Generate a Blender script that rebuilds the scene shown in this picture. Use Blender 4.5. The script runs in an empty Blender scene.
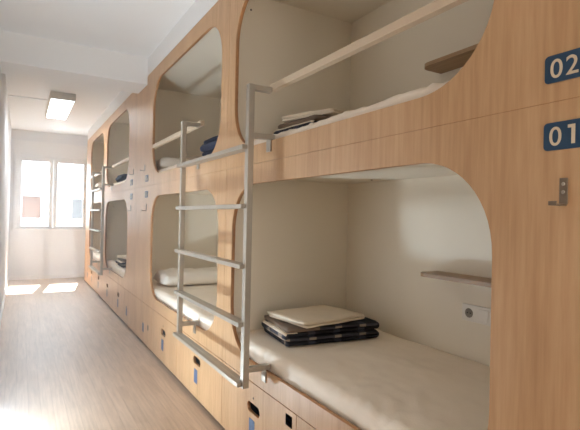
import bpy, bmesh, math, random
from mathutils import Vector, Matrix, noise

random.seed(4)
sc = bpy.context.scene
col = sc.collection
PI = math.pi

# ---------------------------------------------------------------- camera
yaw, pitch, roll = math.radians(30.2566), math.radians(0.3438), math.radians(1.188)
fw = Vector((math.sin(yaw)*math.cos(pitch), math.cos(yaw)*math.cos(pitch), math.sin(pitch)))
rt = Vector((math.cos(yaw), -math.sin(yaw), 0))
up = rt.cross(fw)
r2 = rt*math.cos(roll) + up*math.sin(roll)
u2 = -rt*math.sin(roll) + up*math.cos(roll)
cam_d = bpy.data.cameras.new('camera')
cam_d.sensor_fit = 'HORIZONTAL'; cam_d.sensor_width = 36
cam_d.lens = 461.5/580*36
cam_d.clip_start = 0.02; cam_d.clip_end = 200
cam = bpy.data.objects.new('camera', cam_d); col.objects.link(cam)
cam.matrix_world = Matrix(((r2.x, u2.x, -fw.x, -0.989), (r2.y, u2.y, -fw.y, 0),
                           (r2.z, u2.z, -fw.z, 1.19), (0, 0, 0, 1)))
sc.camera = cam

# ---------------------------------------------------------------- world, sun, exposure
sc.view_settings.view_transform = 'Standard'
sc.view_settings.look = 'None'
sc.view_settings.gamma = 1
sc.view_settings.use_curve_mapping = False
sc.view_settings.exposure = 0.58
sc.cycles.diffuse_bounces = 8
sc.cycles.max_bounces = 12
sc.cycles.use_denoising = True
sc.cycles.sample_clamp_indirect = 8

SKY = 9.5
w = bpy.data.worlds.new('sky'); sc.world = w; w.use_nodes = True
bg = w.node_tree.nodes['Background']
bg.inputs[0].default_value = (0.80, 0.91, 1.0, 1); bg.inputs[1].default_value = SKY

sd = bpy.data.lights.new('sun', 'SUN'); sd.energy = 40; sd.angle = 0.009; sd.color = (1, 0.97, 0.93)
sun = bpy.data.objects.new('sun', sd); col.objects.link(sun)
sun.rotation_euler = Vector((-0.16, -1, -1.2)).to_track_quat('-Z', 'Y').to_euler()
sun.location = (0.5, 14, 8)

pd = bpy.data.lights.new('window_portal', 'AREA'); pd.shape = 'RECTANGLE'; pd.size = 1.1; pd.size_y = 1.25
pd.cycles.is_portal = True
portal = bpy.data.objects.new('window_portal', pd); col.objects.link(portal)
portal.location = (-0.5, 9.52, 1.53)
portal.rotation_euler = Vector((0, -1, 0)).to_track_quat('-Z', 'Z').to_euler()

def area(name, loc, direction, sx, sy, power, color):
    d = bpy.data.lights.new(name, 'AREA'); d.shape = 'RECTANGLE'; d.size = sx; d.size_y = sy
    d.energy = power; d.color = color
    o = bpy.data.objects.new(name, d); col.objects.link(o)
    o.location = loc; o.rotation_euler = Vector(direction).to_track_quat('-Z', 'Y' if abs(direction[2]) > 0.9 else 'Z').to_euler()
    return o
# added area lights outside the frame: assumed left-wall door fill, assumed low floor lamp
area('assumed_door_fill', (-1.165, 2.85, 1.07), (1, 0, 0), 1.1, 1.9, 8, (0.90, 0.95, 1.0))  # added fill lamp in place of daylight, at the assumed door
area('assumed_floor_lamp', (-1.07, 2.86, 0.014), (0.8, 0.15, 1), 0.16, 0.2, 28, (0.70, 0.86, 1.0))  # added low lamp, its spot assumed from light inside the bunks

# warm fill light added behind the camera, set at an invented glazed door
area('near_fill_light', (-0.45, -2.55, 1.25), (0, 1, 0), 1.2, 1.7, 21, (1.0, 0.91, 0.80))

# ---------------------------------------------------------------- material helpers
def srgb(r, g, b):
    f = lambda c: (c/255/12.92) if c/255 <= 0.04045 else ((c/255+0.055)/1.055)**2.4
    return (f(r), f(g), f(b), 1)

def new_mat(name):
    m = bpy.data.materials.new(name); m.use_nodes = True
    nt = m.node_tree
    return m, nt, nt.nodes['Principled BSDF']

def plain(name, c, rough=0.6, metal=0.0, var=0.04, scale=6, bump=0.0, bscale=80):
    m, nt, p = new_mat(name)
    tc = nt.nodes.new('ShaderNodeTexCoord')
    n = nt.nodes.new('ShaderNodeTexNoise'); n.inputs['Scale'].default_value = scale; n.inputs['Detail'].default_value = 4
    nt.links.new(tc.outputs['Object'], n.inputs['Vector'])
    cr = nt.nodes.new('ShaderNodeValToRGB')
    cr.color_ramp.elements[0].position = 0.3; cr.color_ramp.elements[1].position = 0.7
    cr.color_ramp.elements[0].color = [max(0, x*(1-var)) for x in c[:3]] + [1]
    cr.color_ramp.elements[1].color = [min(1, x*(1+var)) for x in c[:3]] + [1]
    nt.links.new(n.outputs['Fac'], cr.inputs['Fac'])
    nt.links.new(cr.outputs['Color'], p.inputs['Base Color'])
    p.inputs['Roughness'].default_value = rough; p.inputs['Metallic'].default_value = metal
    if bump:
        n2 = nt.nodes.new('ShaderNodeTexNoise'); n2.inputs['Scale'].default_value = bscale
        nt.links.new(tc.outputs['Object'], n2.inputs['Vector'])
        b = nt.nodes.new('ShaderNodeBump'); b.inputs['Strength'].default_value = bump; b.inputs['Distance'].default_value = 0.004
        nt.links.new(n2.outputs['Fac'], b.inputs['Height']); nt.links.new(b.outputs['Normal'], p.inputs['Normal'])
    return m

def wood(name, dark, mid, light, axis='z', rough=0.42, fine=60):
    """straight-grained laminate, grain along the axis"""
    m, nt, p = new_mat(name)
    L = nt.links.new
    tc = nt.nodes.new('ShaderNodeTexCoord')
    def stretched(scales, sc_, det):
        mp = nt.nodes.new('ShaderNodeMapping'); mp.inputs['Scale'].default_value = scales
        L(tc.outputs['Object'], mp.inputs['Vector'])
        n = nt.nodes.new('ShaderNodeTexNoise'); n.inputs['Scale'].default_value = sc_
        n.inputs['Detail'].default_value = det; n.inputs['Roughness'].default_value = 0.6
        L(mp.outputs['Vector'], n.inputs['Vector'])
        return n
    lo = {'z': (1, 1, 0.06), 'y': (1, 0.06, 1), 'x': (0.06, 1, 1)}[axis]
    lo2 = {'z': (1, 1, 0.16), 'y': (1, 0.16, 1), 'x': (0.16, 1, 1)}[axis]
    a = stretched(lo, fine, 5); b = stretched(lo2, 7, 3)
    mx = nt.nodes.new('ShaderNodeMix'); mx.data_type = 'FLOAT'
    mx.inputs[0].default_value = 0.5
    L(a.outputs['Fac'], mx.inputs[2]); L(b.outputs['Fac'], mx.inputs[3])
    cr = nt.nodes.new('ShaderNodeValToRGB')
    e = cr.color_ramp.elements
    e[0].position = 0.36; e[0].color = dark
    e[1].position = 0.64; e[1].color = light
    k = e.new(0.5); k.color = mid
    L(mx.outputs[0], cr.inputs['Fac']); L(cr.outputs['Color'], p.inputs['Base Color'])
    p.inputs['Roughness'].default_value = rough
    return m

def floor_mat():
    m, nt, p = new_mat('floor_laminate'); L = nt.links.new
    tc = nt.nodes.new('ShaderNodeTexCoord')
    mp = nt.nodes.new('ShaderNodeMapping'); mp.inputs['Rotation'].default_value = (0, 0, PI/2)
    L(tc.outputs['Object'], mp.inputs['Vector'])
    br = nt.nodes.new('ShaderNodeTexBrick'); br.offset = 0.37
    br.inputs['Scale'].default_value = 1
    br.inputs['Brick Width'].default_value = 0.62; br.inputs['Row Height'].default_value = 0.066
    br.inputs['Mortar Size'].default_value = 0.0012; br.inputs['Mortar Smooth'].default_value = 0.3
    br.inputs['Color1'].default_value = srgb(200, 177, 153); br.inputs['Color2'].default_value = srgb(190, 166, 141)
    br.inputs['Mortar'].default_value = srgb(170, 146, 121)
    L(mp.outputs['Vector'], br.inputs['Vector'])
    mp2 = nt.nodes.new('ShaderNodeMapping'); mp2.inputs['Scale'].default_value = (1, 0.07, 1)
    L(tc.outputs['Object'], mp2.inputs['Vector'])
    n = nt.nodes.new('ShaderNodeTexNoise'); n.inputs['Scale'].default_value = 55; n.inputs['Detail'].default_value = 5
    L(mp2.outputs['Vector'], n.inputs['Vector'])
    cr = nt.nodes.new('ShaderNodeValToRGB')
    cr.color_ramp.elements[0].position = 0.3; cr.color_ramp.elements[0].color = (0.84, 0.82, 0.80, 1)
    cr.color_ramp.elements[1].position = 0.65; cr.color_ramp.elements[1].color = (1.05, 1.05, 1.05, 1)
    L(n.outputs['Fac'], cr.inputs['Fac'])
    mx = nt.nodes.new('ShaderNodeMix'); mx.data_type = 'RGBA'; mx.blend_type = 'MULTIPLY'; mx.inputs[0].default_value = 1
    L(br.outputs['Color'], mx.inputs[6]); L(cr.outputs['Color'], mx.inputs[7])
    L(mx.outputs[2], p.inputs['Base Color'])
    n3 = nt.nodes.new('ShaderNodeTexNoise'); n3.inputs['Scale'].default_value = 3
    L(tc.outputs['Object'], n3.inputs['Vector'])
    mr = nt.nodes.new('ShaderNodeMapRange'); mr.inputs[3].default_value = 0.40; mr.inputs[4].default_value = 0.50
    L(n3.outputs['Fac'], mr.inputs[0]); L(mr.outputs[0], p.inputs['Roughness'])
    return m

def plaid():
    m, nt, p = new_mat('plaid_wool'); L = nt.links.new
    tc = nt.nodes.new('ShaderNodeTexCoord'); sp = nt.nodes.new('ShaderNodeSeparateXYZ')
    L(tc.outputs['Object'], sp.inputs[0])
    def band(inp, per, duty, off=0.0):
        a = nt.nodes.new('ShaderNodeMath'); a.operation = 'MULTIPLY_ADD'
        a.inputs[1].default_value = 1/per; a.inputs[2].default_value = off
        L(inp, a.inputs[0])
        f = nt.nodes.new('ShaderNodeMath'); f.operation = 'FRACT'; L(a.outputs[0], f.inputs[0])
        c = nt.nodes.new('ShaderNodeMath'); c.operation = 'LESS_THAN'; c.inputs[1].default_value = duty
        L(f.outputs[0], c.inputs[0]); return c.outputs[0]
    bx_ = band(sp.outputs[0], 0.145, 0.27, 0.15); by_ = band(sp.outputs[1], 0.17, 0.3, 0.3)
    bz_ = band(sp.outputs[2], 0.045, 0.3, 0.1)
    a1 = nt.nodes.new('ShaderNodeMath'); a1.operation = 'ADD'; L(bx_, a1.inputs[0]); L(by_, a1.inputs[1])
    a2 = nt.nodes.new('ShaderNodeMath'); a2.operation = 'ADD'; L(a1.outputs[0], a2.inputs[0]); L(bz_, a2.inputs[1])
    d = nt.nodes.new('ShaderNodeMath'); d.operation = 'DIVIDE'; d.inputs[1].default_value = 3; L(a2.outputs[0], d.inputs[0])
    cr = nt.nodes.new('ShaderNodeValToRGB'); cr.color_ramp.interpolation = 'CONSTANT'
    e = cr.color_ramp.elements
    e[0].position = 0; e[0].color = srgb(30, 31, 38)
    e[1].position = 0.3; e[1].color = srgb(60, 60, 70)
    k = e.new(0.6); k.color = srgb(150, 138, 126)
    k = e.new(0.9); k.color = srgb(214, 200, 182)
    L(d.outputs[0], cr.inputs['Fac']); L(cr.outputs['Color'], p.inputs['Base Color'])
    p.inputs['Roughness'].default_value = 0.95
    n = nt.nodes.new('ShaderNodeTexNoise'); n.inputs['Scale'].default_value = 300
    L(tc.outputs['Object'], n.inputs['Vector'])
    b = nt.nodes.new('ShaderNodeBump'); b.inputs['Strength'].default_value = 0.4; b.inputs['Distance'].default_value = 0.003
    L(n.outputs['Fac'], b.inputs['Height']); L(b.outputs['Normal'], p.inputs['Normal'])
    return m

def emit(name, c, s):
    m, nt, p = new_mat(name)
    p.inputs['Base Color'].default_value = (0.8, 0.8, 0.8, 1)
    p.inputs['Emission Color'].default_value = c; p.inputs['Emission Strength'].default_value = s
    return m

M = {}
M['wood'] = wood('beech_laminate', srgb(176, 135, 93), srgb(191, 151, 109), srgb(202, 164, 123))
M['wood_edge'] = wood('plywood_edge', srgb(150, 104, 62), srgb(166, 118, 74), srgb(182, 134, 88), 'y')
M['shelf'] = wood('oak_shelf', srgb(134, 104, 74), srgb(156, 124, 90), srgb(172, 140, 104), 'y')
M['floor'] = floor_mat()
M['white_wall'] = plain('white_wall_paint', srgb(230, 232, 235), 0.8, var=0.01, scale=2)
M['ceiling'] = plain('white_ceiling_paint', srgb(234, 232, 229), 0.85, var=0.01, scale=2)
M['niche'] = plain('cream_pod_lining', srgb(231, 222, 204), 0.6, var=0.012, scale=3)
M['frame'] = plain('white_window_frame', srgb(238, 238, 238), 0.35, var=0.01)
M['steel'] = plain('brushed_steel', srgb(176, 168, 155), 0.36, 0.6, var=0.05, scale=40)
M['hook_steel'] = plain('dark_steel', srgb(136, 122, 106), 0.4, 0.75, var=0.08, scale=60)
M['rail_white'] = plain('pale_painted_rail', srgb(206, 184, 156), 0.4, 0.0, var=0.02)
M['sheet'] = plain('white_cotton_sheet', srgb(242, 230, 213), 0.9, var=0.015, scale=4, bump=0.25, bscale=160)
M['pillow'] = plain('white_pillowcase', srgb(234, 226, 214), 0.9, var=0.015, scale=4, bump=0.3, bscale=90)
M['towel'] = plain('cream_towel', srgb(226, 212, 190), 0.95, var=0.03, scale=20, bump=0.7, bscale=260)
M['taupe'] = plain('taupe_blanket', srgb(120, 102, 86), 0.95, var=0.05, scale=20, bump=0.5, bscale=260)
M['navy'] = plain('navy_blanket', srgb(38, 44, 66), 0.95, var=0.35, scale=26, bump=0.5, bscale=200)
M['plaid'] = plaid()
M['dark'] = plain('dark_recess', srgb(44, 36, 30), 0.8)
M['black'] = plain('black_plastic', srgb(34, 34, 36), 0.5)
M['socket'] = plain('grey_socket', srgb(128, 118, 106), 0.5)
M['blue_tag'] = plain('blue_sign', srgb(28, 62, 90), 0.45, var=0.05)
M['blue_label'] = plain('blue_label', srgb(74, 94, 124), 0.6, var=0.15, scale=50)
M['sign_text'] = plain('sign_figures', srgb(214, 196, 168), 0.5, var=0.02)
M['plastic'] = plain('white_plastic', srgb(224, 218, 208), 0.35, var=0.01)
M['lamp_body'] = plain('lamp_housing', srgb(206, 198, 186), 0.5, var=0.01)
M['facade'] = plain('white_render', srgb(238, 237, 234), 0.9, var=0.02, scale=1)
M['facade_trim'] = plain('grey_render', srgb(214, 214, 214), 0.9, var=0.02)
M['terracotta'] = plain('terracotta_shutter', (0.09, 0.045, 0.028, 1), 0.8, var=0.15, scale=5)
M['grey_shutter'] = plain('grey_shutter', (0.07, 0.07, 0.07, 1), 0.8, var=0.05)
M['diffuser'] = emit('lit_diffuser', (0.88, 0.94, 1.0, 1), 24)
M['frosted'] = emit('glowing_frosted_glass', (0.95, 0.97, 1.0, 1), 0.5)  # emission added to light the panes of both unseen doors
gl, nt, p = new_mat('window_glass')
p.inputs['Base Color'].default_value = (1, 1, 1, 1); p.inputs['Roughness'].default_value = 0.0
p.inputs['Alpha'].default_value = 0.06; p.inputs['IOR'].default_value = 1.3
M['glass'] = gl

# ---------------------------------------------------------------- mesh helpers
def link(name, me, mats, parent=None, kind=None, smooth=False):
    o = bpy.data.objects.new(name, me); col.objects.link(o)
    for m in (mats if isinstance(mats, (list, tuple)) else [mats]): me.materials.append(M[m])
    if smooth:
        for q in me.polygons: q.use_smooth = True
    if parent:
        o.parent = parent
        # meshes are written in world coordinates: undo every parent's own offset
        P = Matrix.Identity(4); q = parent
        while q:
            P = q.matrix_basis @ P if q.parent is None else q.matrix_basis @ q.matrix_parent_inverse @ P
            q = q.parent
        if parent.type == 'EMPTY': o.matrix_parent_inverse = Matrix.Translation(-parent.location)
    if kind: o['kind'] = kind
    return o

def thing(name, label, cat, loc, group=None):
    o = bpy.data.objects.new(name, None); col.objects.link(o)
    o.empty_display_size = 0.1
    o.location = loc; o['label'] = label; o['category'] = cat
    if group: o['group'] = group
    return o

def tag(o, label, cat=None, group=None):
    o['label'] = label
    if cat: o['category'] = cat
    if group: o['group'] = group
    return o

def add_box(bm, x0, x1, y0, y1, z0, z1, bev=0.0, seg=2, mi=0):
    r = bmesh.ops.create_cube(bm, size=1)
    vs = r['verts']
    for v in vs:
        v.co = Vector(((x0+x1)/2 + v.co.x*(x1-x0), (y0+y1)/2 + v.co.y*(y1-y0), (z0+z1)/2 + v.co.z*(z1-z0)))
    fs = {f for v in vs for f in v.link_faces}
    for f in fs: f.material_index = mi
    if bev:
        es = list({e for v in vs for e in v.link_edges})
        bmesh.ops.bevel(bm, geom=es, offset=bev, segments=seg, affect='EDGES', profile=0.5)

def box(name, x0, x1, y0, y1, z0, z1, mat, parent=None, bev=0.0, kind=None, seg=2, smooth=False):
    bm = bmesh.new(); add_box(bm, x0, x1, y0, y1, z0, z1, bev, seg)
    me = bpy.data.meshes.new(name); bm.to_mesh(me); bm.free()
    return link(name, me, mat, parent, kind, smooth)

def boxes(name, L, mat, parent=None, bev=0.0, kind=None, seg=1):
    bm = bmesh.new()
    for b in L: add_box(bm, *b, bev, seg)
    me = bpy.data.meshes.new(name); bm.to_mesh(me); bm.free()
    return link(name, me, mat, parent, kind)

def round_rect(u0, u1, v0, v1, r, n=14, p=2.0):
    """outline points (u, v), counter-clockwise, with super-elliptic corners"""
    pts = []
    for cu, cv, a0 in ((u1-r, v0+r, -PI/2), (u1-r, v1-r, 0), (u0+r, v1-r, PI/2), (u0+r, v0+r, PI)):
        for k in range(n+1):
            a = a0 + PI/2*k/n
            c, s = math.cos(a), math.sin(a)
            pts.append((cu + r*math.copysign(abs(c)**(2/p), c), cv + r*math.copysign(abs(s)**(2/p), s)))
    return pts

def sheet(name, outer, holes, xf, th, mats, parent=None, bev=0.0006):
    """board in the y-z plane with holes; visible face at x = xf, thickness th towards +x.
    mats = (face, edge)"""
    cu = bpy.data.curves.new('tmp', 'CURVE'); cu.dimensions = '2D'; cu.fill_mode = 'BOTH'
    for pts in [outer] + list(holes):
        s = cu.splines.new('POLY'); s.points.add(len(pts)-1)
        for k, (a, b) in enumerate(pts): s.points[k].co = (a, b, 0, 1)
        s.use_cyclic_u = True
    cu.extrude = th/2 - bev; cu.bevel_depth = bev; cu.bevel_resolution = 0; cu.offset = -bev
    o = bpy.data.objects.new('tmp', cu); col.objects.link(o)
    dg = bpy.context.evaluated_depsgraph_get(); dg.update()
    me = bpy.data.meshes.new_from_object(o.evaluated_get(dg))
    bpy.data.objects.remove(o); bpy.data.curves.remove(cu)
    me.materials.clear()
    # local (a, b, c) -> world (x = xf+th/2 - c, y = a, z = b)
    for v in me.vertices:
        a, b, c = v.co; v.co = (xf + th/2 + c, a, b)
    me.flip_normals() if False else None
    bm = bmesh.new(); bm.from_mesh(me); bmesh.ops.remove_doubles(bm, verts=bm.verts, dist=1e-5)
    bmesh.ops.recalc_face_normals(bm, faces=bm.faces)
    for f in bm.faces: f.material_index = 0 if abs(f.normal.x) > 0.6 else 1
    bm.to_mesh(me); bm.free()
    return link(name, me, mats, parent)

def rect(y0, y1, z0, z1): return [(y0, z0), (y1, z0), (y1, z1), (y0, z1)]

def text_mesh(name, txt, size, pos, mat, parent):
    """raised figures on the x = 0 face, read from the corridor (text runs towards -y)"""
    cu = bpy.data.curves.new('t', 'FONT'); cu.body = txt; cu.size = size; cu.extrude = 0.0006
    cu.offset = size*0.004
    cu.space_character = 1.10
    o = bpy.data.objects.new('t', cu); col.objects.link(o)
    dg = bpy.context.evaluated_depsgraph_get(); dg.update()
    me = bpy.data.meshes.new_from_object(o.evaluated_get(dg))
    bpy.data.objects.remove(o); bpy.data.curves.remove(cu)
    me.materials.clear()
    for v in me.vertices:
        a, b, c = v.co; v.co = (pos[0]-c, pos[1]-a, pos[2]+b)
    return link(name, me, mat, parent)

def finish(bm, name, mats, parent=None, smooth=True):
    me = bpy.data.meshes.new(name); bm.to_mesh(me); bm.free()
    return link(name, me, mats, parent, None, smooth)

# ---------------------------------------------------------------- room shell
XL, XR, YN, YF, ZC = -1.16, 0.90, -2.6, 9.40, 2.64
box('floor', XL-0.1, XR+0.1, YN-0.1, YF+0.25, -0.1, 0, 'floor', kind='structure')
box('ceiling', XL-0.1, XR+0.1, YN-0.1, YF+0.25, ZC, ZC+0.12, 'ceiling', kind='structure')
boxes('wall_left', [(XL-0.12, XL, YN, 2.25, 0, ZC), (XL-0.12, XL, 3.45, YF, 0, ZC), (XL-0.12, XL, 2.25, 3.45, 2.10, ZC)], 'white_wall', kind='structure')
door = thing('assumed_door', '', '', (XL-0.06, 2.85, 0)); door['kind'] = 'structure'; del door['label'], door['category']  # unseen glazed door, assumed here to carry the left-hand fill
boxes('door_frame', [(XL-0.10, XL-0.02, 2.25, 2.30, 0, 2.10), (XL-0.10, XL-0.02, 3.40, 3.45, 0, 2.10), (XL-0.10, XL-0.02, 2.30, 3.40, 2.05, 2.10),
    (XL-0.10, XL-0.02, 2.30, 3.40, 0.0, 0.10), (XL-0.10, XL-0.02, 2.83, 2.87, 0.10, 2.05)], 'frame', door)
box('frosted_pane', XL-0.07, XL-0.06, 2.30, 3.40, 0.10, 2.05, 'frosted', door)  # pane of the assumed door, made to glow as added fill
box('wall_right', XR, XR+0.1, YN, YF, 0, ZC, 'white_wall', kind='structure')
box('wall_near', XL-0.1, XR+0.1, YN-0.12, YN, 0, ZC, 'white_wall', kind='structure')
# far wall with the window hole
WX0, WX1, WZ0, WZ1 = -1.085, 0.09, 0.90, 2.19
boxes('wall_far', [(XL-0.1, WX0, YF, YF+0.22, 0, ZC), (WX1, XR+0.1, YF, YF+0.22, 0, ZC),
                   (WX0, WX1, YF, YF+0.22, 0, WZ0), (WX0, WX1, YF, YF+0.22, WZ1, ZC)], 'white_wall', kind='structure')
boxes('baseboard_far', [(XL, XR, YF-0.012, YF, 0, 0.065)], 'frame', kind='structure')
boxes('baseboard_left', [(XL, XL+0.012, YN, 2.25, 0, 0.065), (XL, XL+0.012, 3.45, YF-0.012, 0, 0.065)], 'frame', kind='structure')
o = box('trim_1', XL, -0.001, 4.36, 4.74, 2.395, ZC, 'ceiling', kind='structure'); o['label'] = 'white beam crossing the corridor ceiling'
o = boxes('trim_2', [(0.0, 0.02, 0.11, 8.80, 2.477, ZC)], 'ceiling', kind='structure'); o['label'] = 'white filler strip above the bunks'

fill_door_root = thing('fill_door', '', '', (-0.45, YN, 0)); fill_door_root['kind'] = 'structure'; del fill_door_root['label'], fill_door_root['category']  # unseen glazed door, invented to carry the warm fill
boxes('door_frame', [(-1.1, -1.05, YN, YN+0.03, 0, 2.15), (0.15, 0.20, YN, YN+0.03, 0, 2.15), (-1.05, 0.15, YN, YN+0.03, 2.1, 2.15), (-1.05, 0.15, YN, YN+0.03, 0, 0.4)], 'frame', fill_door_root)
box('frosted_pane', -1.05, 0.15, YN+0.002, YN+0.012, 0.4, 2.1, 'frosted', fill_door_root)  # glowing pane added as part of the fill
# window: two casements, roller shutter box over them
win = thing('window_1', 'white double casement window at the far end of the corridor', 'window', ((WX0+WX1)/2, YF+0.05, WZ0))
win['kind'] = 'structure'
del win['label'], win['category']
fy0, fy1 = YF+0.02, YF+0.075
boxes('window_frame', [(WX0, WX0+0.04, fy0, fy1, WZ0, WZ1), (WX1-0.04, WX1, fy0, fy1, WZ0, WZ1),
                       (WX0+0.04, WX1-0.04, fy0, fy1, WZ0, WZ0+0.03), (WX0+0.04, WX1-0.04, fy0, fy1, WZ1-0.03, WZ1)],
      'frame', win, 0.004)
for (a, b) in ((WX0+0.04, -0.492), (-0.488, WX1-0.04)):
    gx0 = -0.985 if a < -0.6 else -0.42
    gx1 = -0.555 if a < -0.6 else 0.01
    s = boxes('casement', [(a, gx0, fy0-0.02, fy1-0.02, WZ0+0.03, WZ1-0.03), (gx1, b, fy0-0.02, fy1-0.02, WZ0+0.03, WZ1-0.03),
                       (gx0, gx1, fy0-0.02, fy1-0.02, WZ0+0.03, 0.955), (gx0, gx1, fy0-0.02, fy1-0.02, 2.10, WZ1-0.03)],
          'frame', win, 0.004)
    box('window_pane', gx0, gx1, fy0+0.012, fy0+0.016, 0.955, 2.10, 'glass', win)
boxes('window_handle', [(-0.503, -0.477, fy0-0.030, fy0-0.021, 1.40, 1.50), (-0.498, -0.482, fy0-0.055, fy0-0.03, 1.44, 1.46),
                        (-0.498, -0.482, fy0-0.066, fy0-0.055, 1.36, 1.47)], 'frame', win, 0.003)
boxes('shutter_box', [(WX0-0.03, WX1+0.03, YF-0.02, YF+0.0, 2.20, 2.45), (WX0-0.03, WX1+0.03, YF-0.028, YF-0.018, 2.20, 2.225),
                      (WX0-0.03, WX1+0.03, YF-0.028, YF-0.018, 2.425, 2.45), (WX0-0.03, WX1+0.03, YF-0.026, YF-0.018, 2.31, 2.318)], 'frame', win)
box('window_sill', WX0-0.02, WX1+0.02, YF-0.03, YF+0.2, WZ0-0.025, WZ0, 'frame', win, 0.004)
boxes('shutter_strap', [(-1.122, -1.106, YF-0.008, YF-0.004, 1.0, 2.2), (-1.13, -1.098, YF-0.02, YF, 0.86, 1.0)], 'facade_trim', win)

# ---------------------------------------------------------------- outside
g = box('ground', -14, 14, YF+0.4, 40, -3.1, -3.0, 'facade_trim', kind='structure')
fac = thing('apartment_building', 'white building across the street with terracotta and grey shutters, seen through the window', 'building', (0, 16, -3))
def facade(holes, X0, X1, Z0, Z1, y0, y1):
    L = []; xs = sorted({X0, X1, *[h[0] for h in holes], *[h[1] for h in holes]})
    for a, b in zip(xs, xs[1:]):
        hs = sorted([(h[2], h[3]) for h in holes if h[0] <= a and h[1] >= b]); z = Z0
        for c, d in hs: L.append((a, b, y0, y1, z, c)); z = d
        L.append((a, b, y0, y1, z, Z1))
    return L
H = [(-0.97, -0.46, 0.98, 1.69), (0.39, 0.86, 0.98, 1.65), (-2.9, -2.3, 0.98, 1.69), (2.2, 2.7, 0.98, 1.65)]
boxes('wall', facade(H, -6, 6, -3, 2.75, 16, 16.4), 'facade', fac)
for k, h in enumerate(H):
    f = boxes('shutter', [(h[0], h[1], 16.1, 16.14, z, z+0.052) for z in [h[2]+0.06*q for q in range(int((h[3]-h[2])/0.06))]] +
              [(h[0], h[1], 16.14, 16.16, h[2], h[3])], 'terracotta' if k % 2 == 0 else 'grey_shutter', fac)
    f['label'] = 'terracotta shutter' if k % 2 == 0 else 'grey shutter'
boxes('window_surround', [(-0.99, -0.42, 15.97, 16.0, 2.14, 2.16), (-0.44, -0.42, 15.97, 16.0, 0.98, 2.14), (-0.97, -0.44, 15.985, 16.0, 1.69, 2.14)], 'facade_trim', fac)
boxes('ledge', [(-6, 6, 15.8, 16.0, 0.86, 0.97)], 'frame', fac)
boxes('roof_slab', [(-6.2, 6.2, 15.7, 22, 2.75, 2.95)], 'facade', fac)
rl = thing('balcony_railing', 'low white balcony railing just outside the window', 'railing', (-0.5, 9.9, 0))
boxes('rail', [(-1.6, 0.9, 9.88, 9.93, 1.01, 1.08), (-1.6, 0.9, 9.89, 9.92, 0.87, 0.90)], 'frame', rl)
bal = [(x, x+0.012, 9.895, 9.915, 0.0, 1.01) for x in [-1.55+0.14*k for k in range(18)]]
boxes('railing_bars', bal, 'frame', rl)
box('balcony_slab', -1.7, 1.0, YF+0.22, 10.0, -0.12, 0.0, 'facade_trim', rl)

# ---------------------------------------------------------------- ceiling lamp fixtures
def ceiling_lamp(x0, x1, y0, y1, label, cond=True):
    t = thing('ceiling_light', label, 'ceiling light', ((x0+x1)/2, (y0+y1)/2, ZC))
    zb = ZC-0.09
    boxes('housing', [(x0, x1, y0, y0+0.02, zb, ZC-0.001), (x0, x1, y1-0.02, y1, zb, ZC-0.001),
                      (x0, x0+0.012, y0+0.02, y1-0.02, zb, ZC-0.001), (x1-0.012, x1, y0+0.02, y1-0.02, zb, ZC-0.001),
                      (x0+0.012, x1-0.012, y0+0.02, y1-0.02, zb+0.05, ZC-0.001),
                      ((x0+x1)/2-0.008, (x0+x1)/2+0.008, y0+0.02, y1-0.02, zb, zb+0.05)], 'lamp_body', t, 0.002)
    lou = boxes('louvre', [(x0+0.013, x1-0.013, y, y+0.006, zb+0.002, zb+0.02) for y in [y0+0.1*k for k in range(1, int((y1-y0)/0.1))]], 'frame', t)
    for a, b in ((x0+0.02, (x0+x1)/2-0.015), ((x0+x1)/2+0.015, x1-0.02)):
        box('diffuser', a, b, y0+0.025, y1-0.025, zb+0.022, zb+0.045, 'diffuser', t)
    return t
fill_lamp = ceiling_lamp(-0.715, -0.44, -2.3, -1.9, 'added white fluorescent ceiling light behind the camera, unseen fill')  # unseen extra fixture, added to fill the near end
lamp = ceiling_lamp(-0.715, -0.44, 6.17, 7.50, 'lit white fluorescent ceiling light before the far window')
cd = box('cable_duct', XL, -0.716, 6.68, 6.70, ZC-0.014, ZC-0.001, 'frame')
tag(cd, 'thin white cable duct on the ceiling from the light to the left wall', 'cable duct')

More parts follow.
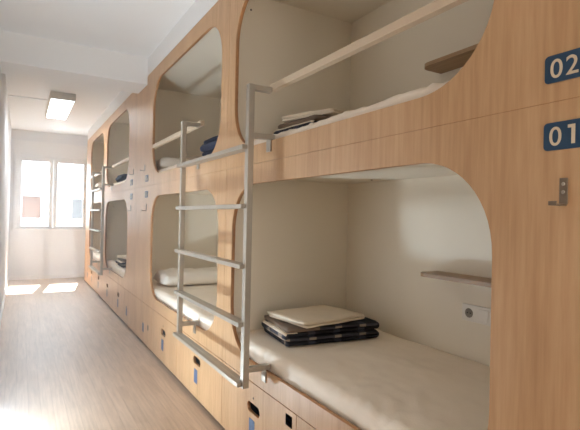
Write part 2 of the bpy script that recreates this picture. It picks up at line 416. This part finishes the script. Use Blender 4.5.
# ---------------------------------------------------------------- cloth shapes
def mattress(x0, x1, y0, y1, z0, z1, seed, label, wr=0.0055, flat=None):
    bm = bmesh.new()
    nx, ny = 40, 96
    r = 0.035
    def prof(t):   # side profile across x: returns list of (x, z)
        pass
    rows = []
    prof_pts = []
    for k in range(5): prof_pts.append((x0+0.012*(1-k/4.0)**2, z0 + (z1-r-z0)*k/4.0))
    for k in range(1, 6):
        a = PI/2*k/6; prof_pts.append((x0 + r - r*math.cos(a), z1 - r + r*math.sin(a)))
    for k in range(nx+1): prof_pts.append((x0+r + (x1-x0-2*r)*k/nx, z1))
    for k in range(1, 6):
        a = PI/2*k/6; prof_pts.append((x1 - r + r*math.sin(a), z1 - r + r*math.cos(a)))
    prof_pts.append((x1, z0))
    for j in range(ny+1):
        y = y0 + (y1-y0)*j/ny
        row = []
        for (x, z) in prof_pts:
            e = min(y-y0, y1-y); dz = 0
            if z > z0+0.01:
                edge = max(0.0, 1-(x-x0)/0.22)
                n1 = noise.noise(Vector((x*5+seed, y*5, 1.3)))
                fold = noise.noise(Vector((x*9 + y*5+seed, y*16 - x*7, 4.1)))
                fine = noise.noise(Vector((x*14+seed, y*38, 7.7)))
                edge2 = max(0.0, 1-(x-x0)/0.35)*max(0.0, 1-abs(y-(y0+1.0))/0.6)
                dz = wr*(4.0 if seed == 3.1 else 0.6)*edge2*(noise.noise(Vector((x*16+seed, y*26 - x*14, 3.3)))) + wr*(0.9*n1 + 0.9*max(0, fold)*1.2) + wr*1.1*edge*fine
                dz += wr*0.8*abs(noise.noise(Vector((x*22+seed, y*9+x*12, 2.2))))
                if flat:
                    q = max(flat[0]-x, x-flat[1], flat[2]-y, y-flat[3], 0)/0.06
                    dz = dz*min(1, q) - 0.001*(1-min(1, q))
                if e < 0.03: dz -= (0.03-e)*0.6
            dx = 0
            if x < x0+r: dx = wr*2.0*noise.noise(Vector((seed, y*30, z*8)))
            row.append(bm.verts.new((max(x+dx, 0.0225), y, z+dz)))
        rows.append(row)
    for a, b in zip(rows, rows[1:]):
        for k in range(len(a)-1): bm.faces.new((a[k], a[k+1], b[k+1], b[k]))
    bm.faces.new(rows[0][::-1]); bm.faces.new(rows[-1])
    bmesh.ops.recalc_face_normals(bm, faces=bm.faces)
    o = finish(bm, 'mattress', 'sheet')
    tag(o, label, 'mattress', None)
    return o

def pillow(x0, x1, y0, y1, z, h, label, seed):
    bm = bmesh.new(); nu, nv = 32, 22
    grid = {}
    cx, cy = (x0+x1)/2, (y0+y1)/2; a, b = (x1-x0)/2, (y1-y0)/2
    for side in (1, -1):
        for i in range(nu+1):
            for j in range(nv+1):
                u, v = -1+2*i/nu, -1+2*j/nv
                t = max(0, (1-abs(u)**6))**0.5 * max(0, (1-abs(v)**3.5))**0.5
                pu = u*(1-0.06*(1-abs(v))*0 - 0.05*v*v*0); pin = 1-0.05*(1-u*u)*abs(v)
                x = cx + a*u*(1-0.04*(1-v*v)*0); y = cy + b*v*pin
                wob = 0.020*noise.noise(Vector((x*11+seed, y*9, side)))+0.009*noise.noise(Vector((x*26+seed, y*20, side)))
                zz = z + h*0.42 + (side*h*0.56*t if side > 0 else -h*0.42*t**0.5) + (wob if side > 0 and t > 0 else 0)
                zz = max(zz, z+0.003)
                if side == -1 and (i in (0, nu) or j in (0, nv)): grid[(side, i, j)] = grid[(1, i, j)]
                else: grid[(side, i, j)] = bm.verts.new((x, y, zz - (0.0 if t > 0 else 0.02)))
    for side in (1, -1):
        for i in range(nu):
            for j in range(nv):
                f = [grid[(side, i, j)], grid[(side, i+1, j)], grid[(side, i+1, j+1)], grid[(side, i, j+1)]]
                try: bm.faces.new(f if side > 0 else f[::-1])
                except ValueError: pass
    bmesh.ops.recalc_face_normals(bm, faces=bm.faces)
    o = finish(bm, 'pillow', 'pillow'); tag(o, label, 'pillow'); return o

def folded(name, x0, x1, y0, y1, layers, th, seed, rot=0.0, sag=0.0, mats=('plaid',), layer_mat=None, z=0.0, r_top=0.008):
    """cloth folded to and fro: rounded folds alternate between the x0 and x1 edges.
    Cross-section in x-z swept along y. Returns bmesh in world coordinates."""
    g = th*0.5
    c = Vector(((x0+x1)/2, (y0+y1)/2, 0))
    ns = 18; ny = 14
    rnd = random.Random(int(seed*10)); offs = [(rnd.uniform(-.012, .012), rnd.uniform(-.010, .010)) for _ in range(layers)]
    path = []   # centre line (x, z, layer)
    for k in range(layers):
        zc = z + th*(k+0.5)
        xs = [x0+th/2 + (x1-x0-th)*i/ns for i in range(ns+1)]
        if k % 2: xs = xs[::-1]
        for x in xs: path.append((x, zc, k))
        if k < layers-1:
            xe = xs[-1]; sgn = 1 if xe > (x0+x1)/2 else -1
            for q in range(1, 6):
                a = -PI/2 + PI*q/6
                path.append((xe + sgn*th*0.5*math.cos(a), zc + th/2 + th*0.5*math.sin(a), k))
    bm = bmesh.new()
    rings = []
    half = th*0.47
    for j in range(ny+1):
        yy = y0 + (y1-y0)*j/ny
        e = min(yy-y0, y1-yy); rr = 1.0 if e > 0.004 else 0.6
        top, bot = [], []
        for i, (x, zc, k) in enumerate(path):
            p0 = path[max(0, i-1)]; p1 = path[min(len(path)-1, i+1)]
            d = Vector((p1[0]-p0[0], p1[1]-p0[1]))
            d = d.normalized() if d.length > 1e-9 else Vector((1, 0))
            nrm = Vector((-d.y, d.x))
            wv = (0.0035 + 0.0025*(k == layers-1))*noise.noise(Vector((x*8+seed, yy*8, k*2.0)))
            yo = 0.006*noise.noise(Vector((k*3.1+seed, x*4, 0.5)))*(1 if j in (0, ny) else 0)
            edge = min(abs(x-x0), abs(x-x1))
            for lst, s in ((top, 1), (bot, -1)):
                px = x + nrm.x*half*s*rr; pz = zc + nrm.y*half*s*rr + wv
                px2 = px; pz2 = pz + sag*((px-c.x)/(x1-x0))*0
                lst.append(Vector((px2 + offs[k][0]*abs(2*(px-c.x)/(x1-x0))*(1 if px > c.x else -1)*0.6, yy+yo + offs[k][1], max(pz2, z+0.0005))))
        rings.append(top + bot[::-1])
    R = Matrix.Rotation(rot, 3, 'Z')
    vs = [[bm.verts.new(R @ (q - c) + c) for q in ring] for ring in rings]
    n = len(vs[0]); np_ = len(path)
    for a, b in zip(vs, vs[1:]):
        for i in range(n):
            i2 = (i+1) % n
            f = bm.faces.new((a[i], a[i2], b[i2], b[i]))
    for ring in (vs[0], vs[-1]):
        for i in range(np_-1):
            bm.faces.new((ring[i], ring[i+1], ring[n-2-i], ring[n-1-i]))
    if layer_mat:
        bm.faces.ensure_lookup_table()
        for f in bm.faces:
            zc = f.calc_center_median().z - z
            f.material_index = layer_mat(f.calc_center_median(), f.normal, min(layers-1, int(zc/th)))
    bmesh.ops.recalc_face_normals(bm, faces=bm.faces)
    return bm

def bedding_set(x0, x1, y0, y1, z, seed, lab_b, lab_t, rot=0.0, grp=None, top=True, th=0.023, mats=('plaid', 'taupe', 'towel')):
    def lm(c, n, k):
        # taupe back of the blanket shows on the top layer, a cream border runs along its fold
        if c.z > z + th*3.05 and c.x < x0 + 0.16: return 1
        if z + th*2.55 < c.z <= z+th*3.05+0.004 and c.x < x0+0.035: return 2
        return 0
    bm = folded('blanket', x0, x1, y0, y1, 4, th, seed, rot, mats=mats, layer_mat=lm, z=z)
    b = finish(bm, 'folded_blanket', list(mats)); tag(b, lab_b, 'blanket')
    t = None
    if top:
        zt = z + th*4 + 0.004
        cx, cy = (x0+x1)/2, (y0+y1)/2
        bm = folded('towel', x0+0.03, x1-0.09, y0-0.005, y1-0.02, 2, 0.015, seed+9, rot+math.radians(13), z=zt)
        t = finish(bm, 'folded_towel', 'towel'); tag(t, lab_t, 'towel')
    return b, t

# ---------------------------------------------------------------- bunk beds
ZL0, ZL1, ZU0, ZU1 = 0.48, 1.355, 1.545, 2.362     # the two openings
XB = 0.837
def bunk(y0, y1, a, b, low, tagline, drawers, first=False, last=False):
    """y0..y1 the unit, a..b its openings; low: the numbered board is at the low-y end"""
    t = thing('bunk_bed', tagline, 'bunk bed', (0.42, (y0+y1)/2, 0), 'built-in wooden bunk units in a row')
    g = 0.0012; th = 0.02; W = ('wood', 'wood_edge')
    up_ = sheet('upper_front_board', rect(y0+g, y1-g, 1.4525, 2.475), [round_rect(a, b, ZU0, ZU1, 0.25, p=2.1)], 0, th, W, t)
    lo_ = sheet('lower_front_board', rect(y0+g, y1-g, 0.3875, 1.4515), [round_rect(a, b, ZL0, ZL1, 0.25, p=2.1)], 0, th, W, t)
    # lining
    e0, e1 = y0+0.02, y1-0.02
    boxes('lining', [(th, XB+0.018, e1, y1-0.001, 0.44, 1.415), (th, XB+0.018, y0+0.001, e0, 0.44, 1.415),
                     (th, XB+0.018, e1, y1-0.001, 1.47, 2.46), (th, XB+0.018, y0+0.001, e0, 1.47, 2.46),
                     (XB, XB+0.018, e0, e1, 0.44, 1.415), (XB, XB+0.018, e0, e1, 1.47, 2.46),
                     (th, XB+0.018, y0+0.001, y1-0.001, 2.46, 2.476)], 'niche', t)
    box('bunk_floor', th, XB+0.018, y0+0.001, y1-0.001, 0.41, 0.44, 'wood', t)
    box('bunk_floor', th, XB+0.018, y0+0.001, y1-0.001, 1.415, 1.47, 'niche', t)
    for q in t.children:
        if q.name.startswith('bunk_floor.') or q.data.materials[0] == M['niche']: pass
    box('plinth', 0.035, 0.05, y0, y1, 0, 0.025, 'dark', t)
    boxes('carcass', [(0.02, XB, y, y+0.016, 0.0255, 0.409) for y in sorted({y0+0.001, y1-0.017})] +
          [(XB-0.01, XB, y0+0.018, y1-0.018, 0.0255, 0.409)], 'wood', t)
    # drawers
    ds = drawers
    for (d0, d1, kind) in ds:
        cy = (d0+d1)/2
        if kind == 'drawer':
            f = sheet('drawer', rect(d0+0.002, d1-0.002, 0.028, 0.384), [round_rect(cy-0.068, cy+0.068, 0.237, 0.286, 0.0243)], 0, 0.018, W, t)
            boxes('drawer_box', [(0.0185, 0.70, d0+0.03, d0+0.042, 0.045, 0.34), (0.0185, 0.70, d1-0.042, d1-0.03, 0.045, 0.34),
                                 (0.0185, 0.70, d0+0.042, d1-0.042, 0.045, 0.057), (0.06, 0.072, d0+0.042, d1-0.042, 0.057, 0.34)], 'dark', f)
            l = box('label', -0.0012, 0.0002, cy-0.018, cy+0.042, 0.12, 0.208, 'blue_label', f)
            l['label'] = 'blue sticker under the finger hole'
            boxes('keyhole', [(-0.0015, 0.0005, cy-0.004, cy+0.004, 0.31, 0.318)], 'black', f)
            if low and d0 < 2:
                k = boxes('lock_plate', [(-0.0022, 0.0005, 1.644, 1.694, 0.315, 0.362)], 'black', f, 0.0004)
                kk = boxes('marking', [(-0.0028, -0.0018, 1.654, 1.668, 0.338, 0.352), (-0.0028, -0.0018, 1.672, 1.684, 0.338, 0.352),
                                  (-0.0028, -0.0018, 1.654, 1.684, 0.324, 0.331)], 'blue_label', f)
        else:
            f = box('cupboard_door', 0, 0.018, d0+0.002, d1-0.002, 0.028, 0.384, 'wood', t, 0.001)
            sg = 1 if d1-0.4 > (y0+y1)/2 else -1
            k1, k2 = (d0+0.12, d1-0.385) if sg > 0 else (d1-0.12, d0+0.385)
            boxes('finger_slot', [(-0.001, 0.0005, k1-0.016, k1+0.016, 0.17, 0.215)], 'black', f)
            l = box('label', -0.0012, 0.0002, k2-0.03, k2+0.03, 0.12, 0.2, 'blue_label', f)
    # shelves and outlets in each niche, near the numbered end
    for zf, up in ((0.92, 0), (1.935, 1)):
        s0, s1 = (a+0.40, a+0.92) if low else (b-0.92, b-0.40)
        pts = round_rect(XB-0.15, XB+0.10, s0, s1, 0.055)
        bm = bmesh.new()
        q = [(x, y) for (x, y) in pts]
        q = [(min(x, XB-0.0005), y) for x, y in q]
        vb = [bm.verts.new((x, y, zf)) for x, y in q]; vt = [bm.verts.new((x, y, zf+0.018)) for x, y in q]
        bm.faces.new(vb[::-1]); bm.faces.new(vt)
        for i in range(len(q)):
            j = (i+1) % len(q)
            if (Vector(q[i])-Vector(q[j])).length > 1e-7: bm.faces.new((vb[i], vb[j], vt[j], vt[i]))
        bmesh.ops.remove_doubles(bm, verts=bm.verts, dist=1e-6)
        bmesh.ops.recalc_face_normals(bm, faces=bm.faces)
        o = finish(bm, 'shelf', 'shelf', t, smooth=False)
        o['label'] = 'small brown shelf on the back of the niche'
        zz = zf-0.195 if not up else zf+0.15
        m0, m1 = (a+0.60, a+0.758) if low else (b-0.758, b-0.60)
        if up: continue
        pl = box('power_outlet', XB-0.009, XB-0.0005, m0, m1, zz, zz+0.078, 'plastic', t, 0.003)
        pl['label'] = 'white double plate with a round socket and a switch'
        bm = bmesh.new()
        sy = m1-0.042 if low else m0+0.042
        bmesh.ops.create_cone(bm, cap_ends=True, segments=28, radius1=0.022, radius2=0.020, depth=0.003,
                              matrix=Matrix.Translation((XB-0.0105, sy, zz+0.039)) @ Matrix.Rotation(PI/2, 4, 'Y'))
        sk = finish(bm, 'socket', 'socket', pl, smooth=False)
        boxes('socket_hole', [(XB-0.0135, XB-0.0115, sy-0.011, sy-0.006, zz+0.036, zz+0.042), (XB-0.0135, XB-0.0115, sy+0.006, sy+0.011, zz+0.036, zz+0.042)], 'black', pl)
        sy2 = m0+0.04 if low else m1-0.04
        box('switch', XB-0.0125, XB-0.0088, sy2-0.026, sy2+0.026, zz+0.012, zz+0.066, 'plastic', pl, 0.002)
    ye = e1 if low else e0; sg_ = -1 if low else 1
    for px, py, pz, flat in ((0.12, ye + sg_*0.0012, 2.37, 0), (0.12, ye + sg_*0.0012, 1.30, 0), (0.73, ye - sg_*-0.356, 1.4138, 1)):
        bm = bmesh.new()
        bmesh.ops.create_cone(bm, cap_ends=True, segments=14, radius1=0.006, radius2=0.005, depth=0.003,
                              matrix=Matrix.Translation((px, py, pz)) @ (Matrix.Identity(4) if flat else Matrix.Rotation(PI/2, 4, 'X')))
        finish(bm, 'cap_screw', 'black', t, smooth=False)
    # signs and hooks on the numbered end
    s = -1 if low else 1
    base = a if low else b
    for zc, txt in ((1.523, '02a'), (1.377, '01a')):
        y_a, y_b = sorted((base + s*0.125, base + s*0.235))
        bm = bmesh.new()
        pts = round_rect(y_a, y_b, zc-0.030, zc+0.030, 0.009, 6)
        vf = [bm.verts.new((-0.0022, y, z)) for y, z in pts]; vb = [bm.verts.new((0.0003, y, z)) for y, z in pts]
        bm.faces.new(vf); bm.faces.new(vb[::-1])
        for i in range(len(pts)):
            j = (i+1) % len(pts); bm.faces.new((vf[i], vf[j], vb[j], vb[i]))
        bmesh.ops.recalc_face_normals(bm, faces=bm.faces)
        sg = finish(bm, 'number_sign', 'blue_tag', t, smooth=False)
        sg['label'] = 'blue sign with pale figures %s' % txt
        sz = 0.0575; yb = y_b-0.0115; zb = zc-0.020
        text_mesh('figures', '0', sz, (-0.0025, yb, zb), 'sign_text', sg)
        if txt[1] == '2': text_mesh('figures', '2', sz, (-0.0025, yb-0.033, zb), 'sign_text', sg)
        else:
            bm = bmesh.new(); h_ = 0.0405
            P_ = [(0.018, 0), (0.0255, 0), (0.0255, h_), (0.0105, h_), (0.0105, h_-0.0068), (0.018, h_-0.0068)]
            for dx_ in (-0.0031,):
                bm.faces.new([bm.verts.new((dx_, yb-0.030-u, zb+v)) for u, v in P_])
            r_ = bmesh.ops.extrude_face_region(bm, geom=bm.faces[:])
            for v in [g for g in r_['geom'] if isinstance(g, bmesh.types.BMVert)]: v.co.x = -0.0019
            bmesh.ops.recalc_face_normals(bm, faces=bm.faces)
            finish(bm, 'figures', 'sign_text', sg, smooth=False)
        text_mesh('figures', 'a', sz*0.8, (-0.0025, yb-0.066, zb), 'sign_text', sg)
    for (yy, zt) in ((base + s*0.17, 1.286), (base + s*0.265, 1.655)):
        # coat hook: upright strap, foot turned out, two screws
        h = boxes('coat_hook', [(-0.0035, 0.0003, yy-0.0085, yy+0.0085, zt-0.056, zt),
                                (-0.040, -0.0035, yy-0.0085, yy+0.0085, zt-0.059, zt-0.055),
                                (-0.0435, -0.040, yy-0.0085, yy+0.0085, zt-0.059, zt-0.050)], 'hook_steel', t, 0.0008, seg=2)
        bm = bmesh.new()
        for dz in (0.013, 0.030):
            bmesh.ops.create_cone(bm, cap_ends=True, segments=14, radius1=0.0042, radius2=0.0030, depth=0.0022,
                                  matrix=Matrix.Translation((-0.0046, yy, zt-dz)) @ Matrix.Rotation(-PI/2, 4, 'Y'))
        finish(bm, 'screw', 'steel', h, smooth=False)
    return t

D_ = 'drawer'; C_ = 'door'
b1 = bunk(0.11, 2.41, 0.72, 2.315, True, 'nearest wooden bunk unit with number signs 02 and 01 at its right end',
          [(1.61, 2.41, D_), (0.81, 1.61, D_), (0.11, 0.81, C_)])
b2 = bunk(2.41, 4.71, 2.515, 4.125, False, 'second wooden bunk unit, behind the near ladder and before the ceiling beam',
          [(2.41, 3.27, D_), (3.27, 4.02, D_), (4.02, 4.71, C_)])
b3 = bunk(4.71, 6.77, 5.155, 6.645, True, 'third wooden bunk unit, just beyond the ceiling beam',
          [(4.71, 5.23, C_), (5.23, 5.95, D_), (5.95, 6.77, D_)])
b4 = bunk(6.77, 8.80, 6.90, 8.30, False, 'last wooden bunk unit, next to the far window',
          [(6.77, 7.55, D_), (7.55, 8.25, D_), (8.25, 8.80, C_)])
box('end_board', 0.0, XB+0.018, 8.801, 8.82, 0.0, 2.475, 'wood', b4)
box('end_board', 0.0, XB+0.018, 0.09, 0.109, 0.0, 2.475, 'wood', b1)

# guard rails (one per upper bunk), from the ladder arm to the numbered end of the opening
def guard(bed, ya, yb, name='guard_rail'):
    r = boxes(name, [(0.002, 0.030, ya, yb, 1.778, 1.808)], 'rail_white', bed, 0.002, seg=2)
    return r

# ---------------------------------------------------------------- ladders
def ladder(yr, yl, label):
    """yr..yl near and far rail; rails stand 9-12 cm off the fronts, hooked over the opening edges"""
    t = thing('bunk_ladder', label, 'ladder', (-0.10, (yr+yl)/2, 0.42))
    x0, x1 = -0.117, -0.088
    for y in (yr, yl):
        rl = boxes('rail', [(x0, x1, y, y+0.033, 0.42, 1.79)], 'steel', t, 0.002, seg=2)
        top = boxes('top_arm', [(x1, 0.001, y+0.002, y+0.031, 1.765, 1.79)], 'steel', t, 0.002, seg=2)
        for z in (1.548, 0.487):
            boxes('hook_arm', [(x1, 0.0215, y+0.002, y+0.031, z, z+0.024)], 'steel', t, 0.002, seg=2)
            boxes('hook_plate', [(-0.007, -0.0015, y-0.004, y+0.037, z-0.055, z)], 'steel', t, 0.001, seg=1)
    for z in (1.505, 1.237, 0.966, 0.704, 0.437):
        boxes('rung', [(-0.140, x0-0.0002, yr+0.012, yl+0.034, z-0.010, z+0.010), (x0-0.0002, x1, yr+0.034, yl-0.001, z-0.010, z+0.010)], 'steel', t, 0.0015, seg=1)
    return t
l1 = ladder(1.88, 2.868, 'large grey steel ladder hooked between the first and second bunk units')
l2 = ladder(6.17, 7.12, 'small distant grey ladder hooked between the third and last bunk units')
guard(b1, 0.66, 1.908); guard(b2, 2.872, 4.18); guard(b3, 5.10, 6.198); guard(b4, 7.124, 8.35)

# ---------------------------------------------------------------- bedding
def beds(y0, y1, k, lo, up_, fl=None, fu=None):
    mattress(0.028, XB-0.004, y0+0.026, y1-0.026, 0.441, 0.552, 3.1*k, lo, flat=fl)
    mattress(0.027, XB-0.004, y0+0.026, y1-0.026, 1.471, 1.588, 3.1*k+1.4, up_, flat=fu)
beds(0.11, 2.41, 1, 'white sheeted mattress of the nearest lower bunk, under the folded plaid blanket', 'white sheeted mattress of the nearest upper bunk, under the brown shelf', (0.13, 0.74, 1.88, 2.32), (0.19, 0.75, 1.86, 2.30))
beds(2.41, 4.71, 2, 'white sheeted mattress of the second lower bunk, seen behind the near ladder', 'white sheeted mattress of the second upper bunk, beside the navy blanket', (0.1, 0.78, 4.0, 4.44), (0.05, 0.74, 2.6, 3.02))
beds(4.71, 6.77, 3, 'white sheeted mattress of the third lower bunk, beyond the beam', 'white sheeted mattress of the third upper bunk, beyond the beam', (0.05, 0.52, 5.7, 6.12), (0.05, 0.52, 5.78, 6.27))
beds(6.77, 8.80, 4, 'white sheeted mattress of the last lower bunk, behind the far ladder', 'white sheeted mattress of the last upper bunk, behind the far ladder', None, (0.05, 0.74, 7.92, 8.38))

bedding_set(0.165, 0.70, 1.925, 2.27, 0.5535, 1.0, 'black and white plaid blanket folded on the nearest lower bunk', 'cream towel folded on the plaid blanket in the nearest lower bunk', rot=math.radians(-7))
bedding_set(0.22, 0.72, 1.90, 2.26, 1.5895, 5.0, 'dark plaid blanket folded on the nearest upper bunk', 'cream towel folded on the blanket in the nearest upper bunk', rot=math.radians(4), th=0.028)
bedding_set(0.06, 0.50, 5.72, 6.10, 0.5535, 8.0, 'dark plaid blanket folded on the third lower bunk', 'cream towel folded on the blanket in the third lower bunk')
b_, t_ = bedding_set(0.06, 0.50, 5.80, 6.25, 1.5895, 11.0, 'navy blanket folded on the third upper bunk', '', top=False, mats=('navy', 'navy', 'navy'))
b_, t_ = bedding_set(0.05, 0.55, 2.62, 3.0, 1.5895, 14.0, 'navy blanket folded on the second upper bunk beside the ladder', '', top=False, mats=('navy', 'navy', 'navy'), th=0.027)
pillow(0.10, 0.78, 4.02, 4.42, 0.556, 0.135, 'long white pillow at the far end of the second lower bunk', 1)
pillow(0.06, 0.72, 4.05, 4.45, 1.592, 0.13, 'white pillow at the far end of the second upper bunk', 5)
pillow(0.06, 0.72, 7.95, 8.35, 1.592, 0.13, 'white pillow in the last upper bunk by the window', 9)

# scattering volume added to imitate lens bloom in the far half of the corridor
hz = bpy.data.materials.new('bloom_haze'); hz.use_nodes = True
nt = hz.node_tree; nt.nodes.clear()
out = nt.nodes.new('ShaderNodeOutputMaterial'); vs_ = nt.nodes.new('ShaderNodeVolumeScatter')
vs_.inputs['Density'].default_value = 0.055; vs_.inputs['Anisotropy'].default_value = 0.5
nt.links.new(vs_.outputs[0], out.inputs['Volume'])
M['bloom_haze'] = hz
h = box('bloom_haze', XL+0.016, -0.16, 1.2, YF-0.035, 0.003, 2.39, 'bloom_haze')
h['kind'] = 'stuff'; tag(h, 'added thin scattering volume imitating lens bloom towards the window', 'bloom_haze')
